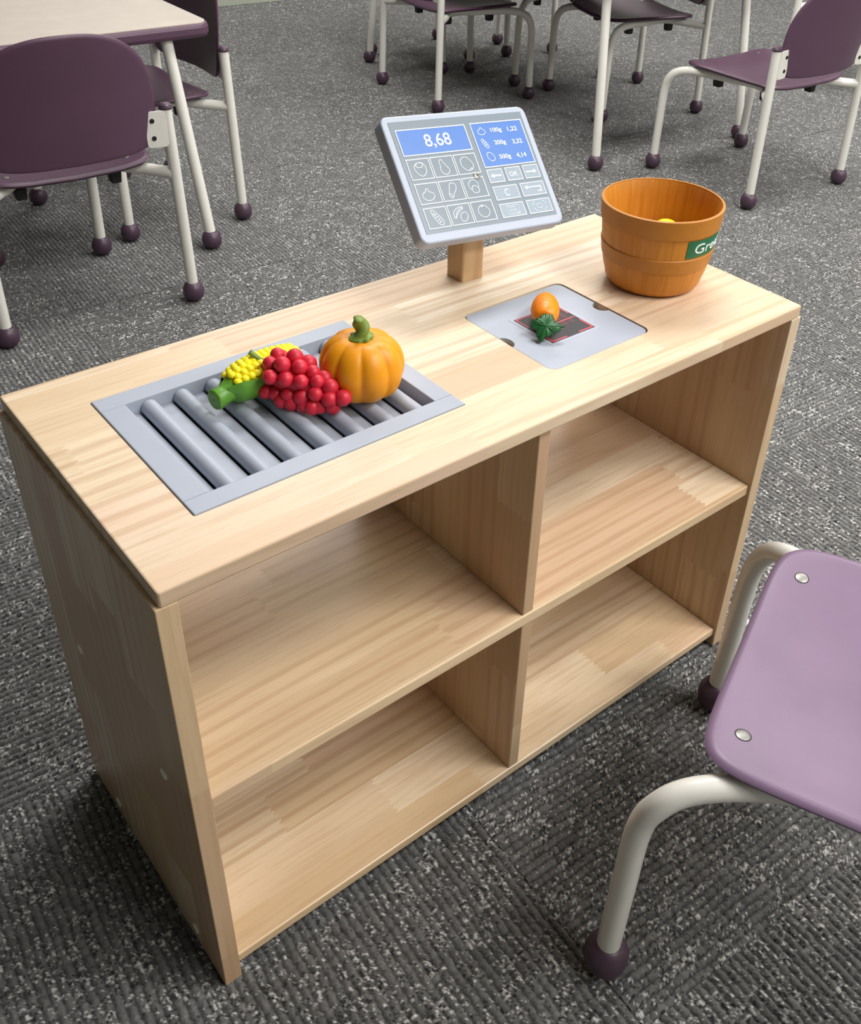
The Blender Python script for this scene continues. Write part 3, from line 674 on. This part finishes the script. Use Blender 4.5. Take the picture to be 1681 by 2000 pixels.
bm = BM(); tube(bm, [(.016, 0, CZ-.004), (.006, 0, CZ-.006), (.001, 0, CZ-.007), (-.008, 0, CZ-.0078), (-.0105, 0, CZ-.0078), (-.011, 0, CZ-.0078)], [.0150, .0118, .0118, .0132, .0118, .007], 24); obj('husk_stem', bm, M['husk'], cn, smooth=50)
bm = BM(); ellipsoid(bm, (-.0110, .001, CZ-.0078), .0006, .0014, .0014, 10, 6); obj('husk_scar', bm, M['husk_dark'], cn, smooth=40)

ct = thing('toy_carrot', 'short orange toy carrot with dark green leaf top on scanner plate', 'toy carrot', (.640, .166, zq+.0003))
cb = Vector((.640, .166, zq+.0003)); dr = Vector((.70, .714, 0)).normalized()
bm = BM(); pth = []; rad = []
for k in range(33):
    t = k/32; r = .0195*(max(0, math.sin(PI*(.13+.865*t**.86)))**.55); r = max(r, .0015)
    if .12 < t < .9: r *= 1+.022*math.sin(t*58)
    pth.append(dr*(-.006+.078*t)+Vector((0, 0, .0190-.003*t))); rad.append(r)
tube(bm, pth, rad, 32)
for v in bm.verts: v.co.z = max(v.co.z, .0002)
obj('carrot_root', bm, M['carrot'], ct, smooth=60)
LEAF = [(-84,167),(-55,195),(-25,206),(15,192),(42,195),(70,189),(84,156),(97,132),(116,100),(132,85),(167,84),(178,52),(205,50),(245,37),(242,24),(192,11),(200,-30),(182,-48),(152,-63),(130,-78),(93,-94),(48,-114),(36,-149),(12,-142),(-10,-161),(-23,-191),(-51,-219),(-78,-217),(-92,-193),(-99,-161),(-119,-146),(-127,-105),(-119,-63),(-159,-41),(-191,-27),(-202,5),(-213,29),(-198,47),(-205,80),(-195,98),(-163,97),(-145,103),(-142,120),(-112,131),(-89,133)]
lc = Vector((.6261, .1479, .7052)); lu = Vector((.70, -.7141, 0)); lv = Vector((.5501, .5392, .6377)); lnn = lu.cross(lv)
def leafpt(x, y, h): return lc+lu*x+lv*y+lnn*h-cb
bm = BM(); n = len(LEAF)*3; dense = [(q.x, q.y) for q in catmull([(x*1e-4, y*1e-4, 0) for x, y in LEAF], 3, True)]
rim = []; RG = []
for k, (x, y) in enumerate(dense):
    tooth = 1+(.045 if k % 3 == 0 else -.02); rim.append((x*tooth, y*tooth))
for s_, sg in ((.25, 1), (.5, 1), (.75, 1), (.93, 1), (1.0, 0), (.9, -1), (.4, -1)):
    ring = []
    for k, (x, y) in enumerate(rim):
        a = math.atan2(y, x); rip = .0011*math.cos(a*5+.6)*s_
        h = {1: .0045*(1-s_**2)+.0012, 0: 0.0, -1: -.0024}[sg]+rip*(1 if sg >= 0 else .6)
        P = leafpt(x*s_, y*s_, h); P.z = max(P.z, .0006); ring.append(bm.verts.new(P))
    RG.append(ring)
nn = len(rim)
for A, B in zip(RG, RG[1:]):
    for k in range(nn): bm.faces.new((A[k], A[(k+1) % nn], B[(k+1) % nn], B[k]))
c0 = bm.verts.new(leafpt(0, 0, .006)); c1 = bm.verts.new(leafpt(0, 0, -.0024))
for k in range(nn): bm.faces.new((c0, RG[0][k], RG[0][(k+1) % nn])); bm.faces.new((c1, RG[-1][(k+1) % nn], RG[-1][k]))
bmesh.ops.recalc_face_normals(bm, faces=bm.faces); obj('leaf', bm, M['leaf'], ct, smooth=40)
bm = BM()
for (x, y) in ((.010, .016), (.020, .001), (.014, -.007), (-.018, .004), (-.013, .011), (-.007, -.018)):
    tube(bm, [leafpt(0, 0, .0058), leafpt(x*.5, y*.5, .0050), leafpt(x*.9, y*.9, .0022)], [.0010, .0008, .0004], 8)
obj('leaf_veins', bm, M['leaf'], ct, smooth=40)

# ------------------------------------------------------------------ chairs
def seat_outline(a, t):
    n = 8.0; c, s = math.cos(a), math.sin(a)
    x = .221*math.copysign(abs(c)**(2/n), c); y = .212*math.copysign(abs(s)**(2/n), s)
    return (x*t*(1-.03*max(0, -y/.205)*1), .245+y*t)
def seat_surf(x, y):
    f = (y-.037)/.41; q = min(1, abs(x)/.225)
    z = .396+.018*q**2.2-.012*math.sin(PI*min(1, max(0, f)))*(1-q*q)
    return Vector((x, y, z))
def back_outline(a, t):
    c, s = math.cos(a), math.sin(a)
    if s >= 0: n = 2.5; hx, hz = .224, .205
    else: n = 5.5; hx, hz = .224, .116
    x = hx*math.copysign(abs(c)**(2/n), c); z = hz*math.copysign(abs(s)**(2/n), s)
    return (x*t, .560+z*t)
def back_surf(x, z):
    return Vector((x, .020-.042*(1-(abs(x)/.222)**2)-.10*(z-.50)-.03*max(0, z-.62), z))
def make_chair(seat_mat):
    t = thing('classroom_chair', 'x', 'chair')
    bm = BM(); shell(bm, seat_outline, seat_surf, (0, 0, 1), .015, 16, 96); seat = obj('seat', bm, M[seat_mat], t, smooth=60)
    bm = BM(); shell(bm, back_outline, back_surf, (0, 1, 0), .010, 16, 96); obj('backrest', bm, M['plum'], t, smooth=60)
    for s in (-1, 1):
        bm = BM(); tube(bm, [(s*.2575, 0, .035), (s*.2535, .006, .30), (s*.2495, .012, .548)], .0158, 18); obj('leg', bm, M['tubing'], t, smooth=40)
        bm = BM(); tube(bm, catmull([(s*.2555, .497, .035), (s*.2550, .494, .18), (s*.2545, .490, .305), (s*.250, .474, .355), (s*.233, .446, .378), (s*.208, .400, .386), (s*.184, .348, .386), (s*.150, .243, .385), (s*.130, .175, .385), (s*.140, .118, .383), (s*.192, .068, .379), (s*.246, .012, .376)], 6), .0158, 18); obj('leg', bm, M['tubing'], t, smooth=40)
        for x, y in ((s*.2575, 0), (s*.2555, .497)):
            bm = BM(); lathe(bm, [(0, .0005), (.014, .0008), (.021, .005), (.0278, .014), (.0302, .027), (.0288, .039), (.0245, .049), (.0195, .0545), (.0160, .0565), (0, .0565)], 28, (x, y, 0)); obj('ball_foot', bm, M['plum_foot'], t, smooth=40)
        bm = BM(); lathe(bm, [(.0158, .545), (.0178, .547), (.0178, .552), (.0165, .5535), (.0165, .556), (.012, .5605), (0, .562)], 24, (s*.2495, .012, 0)); obj('tube_cap', bm, M['plum_foot'], t, smooth=40)
        bm = BM(); ol = rrect(-.048, .006, .452, .546, .010, 4); plate(bm, ol, [], -.0018, .0018, .0006)
        bm.transform(Matrix(((s, 0, 0, s*.236), (-.16, 0, 1, -.0010), (0, 1, 0, 0), (0, 0, 0, 1)))); bmesh.ops.recalc_face_normals(bm, faces=bm.faces)
        br = obj('bracket', bm, M['tubing'], t)
        for z in (.477, .522):
            bm = BM(); lathe(bm, [(0, 0), (.0062, 0), (.0062, .0012), (0, .0012)], 16); bm.transform(Matrix.Translation((s*.206, .0018, z)) @ Matrix.Rotation(PI/2, 4, 'X')); obj('bracket_hole', bm, M['hole'], br, smooth=40)
        for y, xx in ((.335, .138), (.122, .124)):
            bm = BM(); box(bm, s*xx-.016, s*xx+.016, y-.015, y+.015, .338, .368, .003)
            for v in bm.verts:
                if v.co.z < .35: v.co.x = s*xx+(v.co.x-s*xx)*.8
            obj('stacking_bumper', bm, M['rubber'], t)
        for y in (.414, .095):
            sf = seat_surf(s*.155, y); nx = seat_surf(s*.155+.004, y)-seat_surf(s*.155-.004, y); ny = seat_surf(s*.155, y+.004)-seat_surf(s*.155, y-.004)
            nr = nx.cross(ny).normalized(); Q = Matrix.Translation(sf+nr*.0074) @ nr.to_track_quat('Z', 'Y').to_matrix().to_4x4()
            bm = BM(); lathe(bm, [(0, .0004), (.0098, .0004), (.0104, -.001), (0, -.001)], 22); bm.transform(Q); obj('screw_ring', bm, M['hole'], seat, smooth=40)
            bm = BM(); lathe(bm, [(0, .0016), (.0060, .0014), (.0086, .0006), (.0086, -.001), (0, -.001)], 22); bm.transform(Q); obj('seat_screw', bm, M['screw'], seat, smooth=40)
    return t
ch0 = make_chair('plum')
CH = [((.6045, 1.8195), -3.69, 'purple chair with its curved back to the counter, at near end of beige table'),
      ((1.268, 2.515), 91.1, 'purple chair pushed in under the right side of the beige table, behind its corner leg'),
      ((.235, 2.845), 179.0, 'purple chair at the left frame edge, only its lower legs showing under the beige table'),
      ((3.063, 1.305), -4.16, 'purple chair at upper right standing behind the orange basket, back to the camera'),
      ((2.604, 3.107), -96.8, 'purple chair directly above the register screen, cut off by the top of the frame'),
      ((3.648, 2.458), 73.8, 'purple chair seen from the side between the register screen and the upper right chair'),
      ((3.700, 3.120), 75.9, 'far purple chair mostly hidden behind the side-on chair at the far table'),
      ((4.523, 2.399), -150.0, 'purple chair hidden behind the upper right chair, one pale rear leg peeping past its back'),
      ((3.166, 3.895), -170.0, 'farthest purple chair at the far end of the far table, only legs showing')]
for k, ((x, y), a, lb) in enumerate(CH):
    o = ch0 if k == 0 else copy_tree(ch0)
    o.location = Vector((x, y, 0))*S; o.rotation_euler = (0, 0, math.radians(a)); o['label'] = lb; o['group'] = 'purple classroom chairs'
chf = make_chair('plum_lit'); aF = math.radians(22.75)
oF = Vector((.6385, -.187, 0))-Matrix.Rotation(aF, 3, 'Z') @ Vector((0, .497, 0))
chf.location = oF*S; chf.rotation_euler = (0, 0, aF); chf['group'] = 'purple classroom chairs'
chf['label'] = 'purple chair in the bottom right foreground, brightly lit seat next to the open shelves'

# ------------------------------------------------------------------ tables
def make_table(name, label, c, rot, hw, hl, ztop, feet, tops):
    """feet and tops in world units"""
    t = thing('classroom_table', label, 'table', (c[0], c[1], 0), rot, 'classroom tables'); inv = Matrix.Rotation(-rot, 3, 'Z')
    lc_ = lambda p, z: inv @ Vector((p[0]-c[0], p[1]-c[1], 0)) + Vector((0, 0, z))
    bm = BM(); plate(bm, rrect(-hw, hw, -hl, hl, .05, 8), [], ztop-.042, ztop-.002, .012); obj('table_edge', bm, M['plum'], t)
    bm = BM(); plate(bm, rrect(-hw+.009, hw-.009, -hl+.009, hl-.009, .042, 8), [], ztop-.004, ztop, .0006); obj('table_top', bm, M['laminate'], t)
    for f, p in zip(feet, tops):
        a = lc_(f, .03); b = lc_(p, ztop-.040); bm = BM(); tube(bm, [a, b], .0172, 18); obj('leg', bm, M['tubing'], t, smooth=40)
        bm = BM(); lathe(bm, [(0, .0005), (.014, .0008), (.021, .005), (.029, .014), (.0315, .027), (.030, .039), (.0255, .049), (.0205, .0545), (.017, .0565), (0, .0565)], 28, lc_(f, 0)); obj('ball_foot', bm, M['plum_foot'], t, smooth=40)
    return t
t1a = math.radians(-2.0); R1 = Matrix.Rotation(t1a, 3, 'Z')
ncorner = Vector((1.185, 2.160, 0)); c1 = ncorner-R1 @ Vector((.92, -.305, 0))
foot = Vector((1.075, 2.101, 0)); topp = Vector((1.052, 2.205, 0))
fl_, tl_ = R1.inverted() @ (foot-c1), R1.inverted() @ (topp-c1)
ff = [c1+R1 @ Vector((fl_.x*sx, fl_.y*sy, 0)) for sx, sy in ((1, 1), (-1, 1), (1, -1), (-1, -1))]
tt = [c1+R1 @ Vector((tl_.x*sx, tl_.y*sy, 0)) for sx, sy in ((1, 1), (-1, 1), (1, -1), (-1, -1))]
make_table('t', 'beige-topped table with purple edge and pale tube legs at upper left', c1, t1a, .92, .305, .660, ff, tt)
ff = [(2.631, 1.927), (3.445, 1.867), (2.815, 3.73), (3.640, 3.68)]; c2 = Vector((3.138, 2.801, 0))
tt = [tuple(c2+(Vector((x, y, 0))-c2)*.92) for x, y in ff]
make_table('t', 'far table at top centre, only its pale splayed tube legs in view', c2, math.radians(-5), .43, .91, .680, ff, tt)
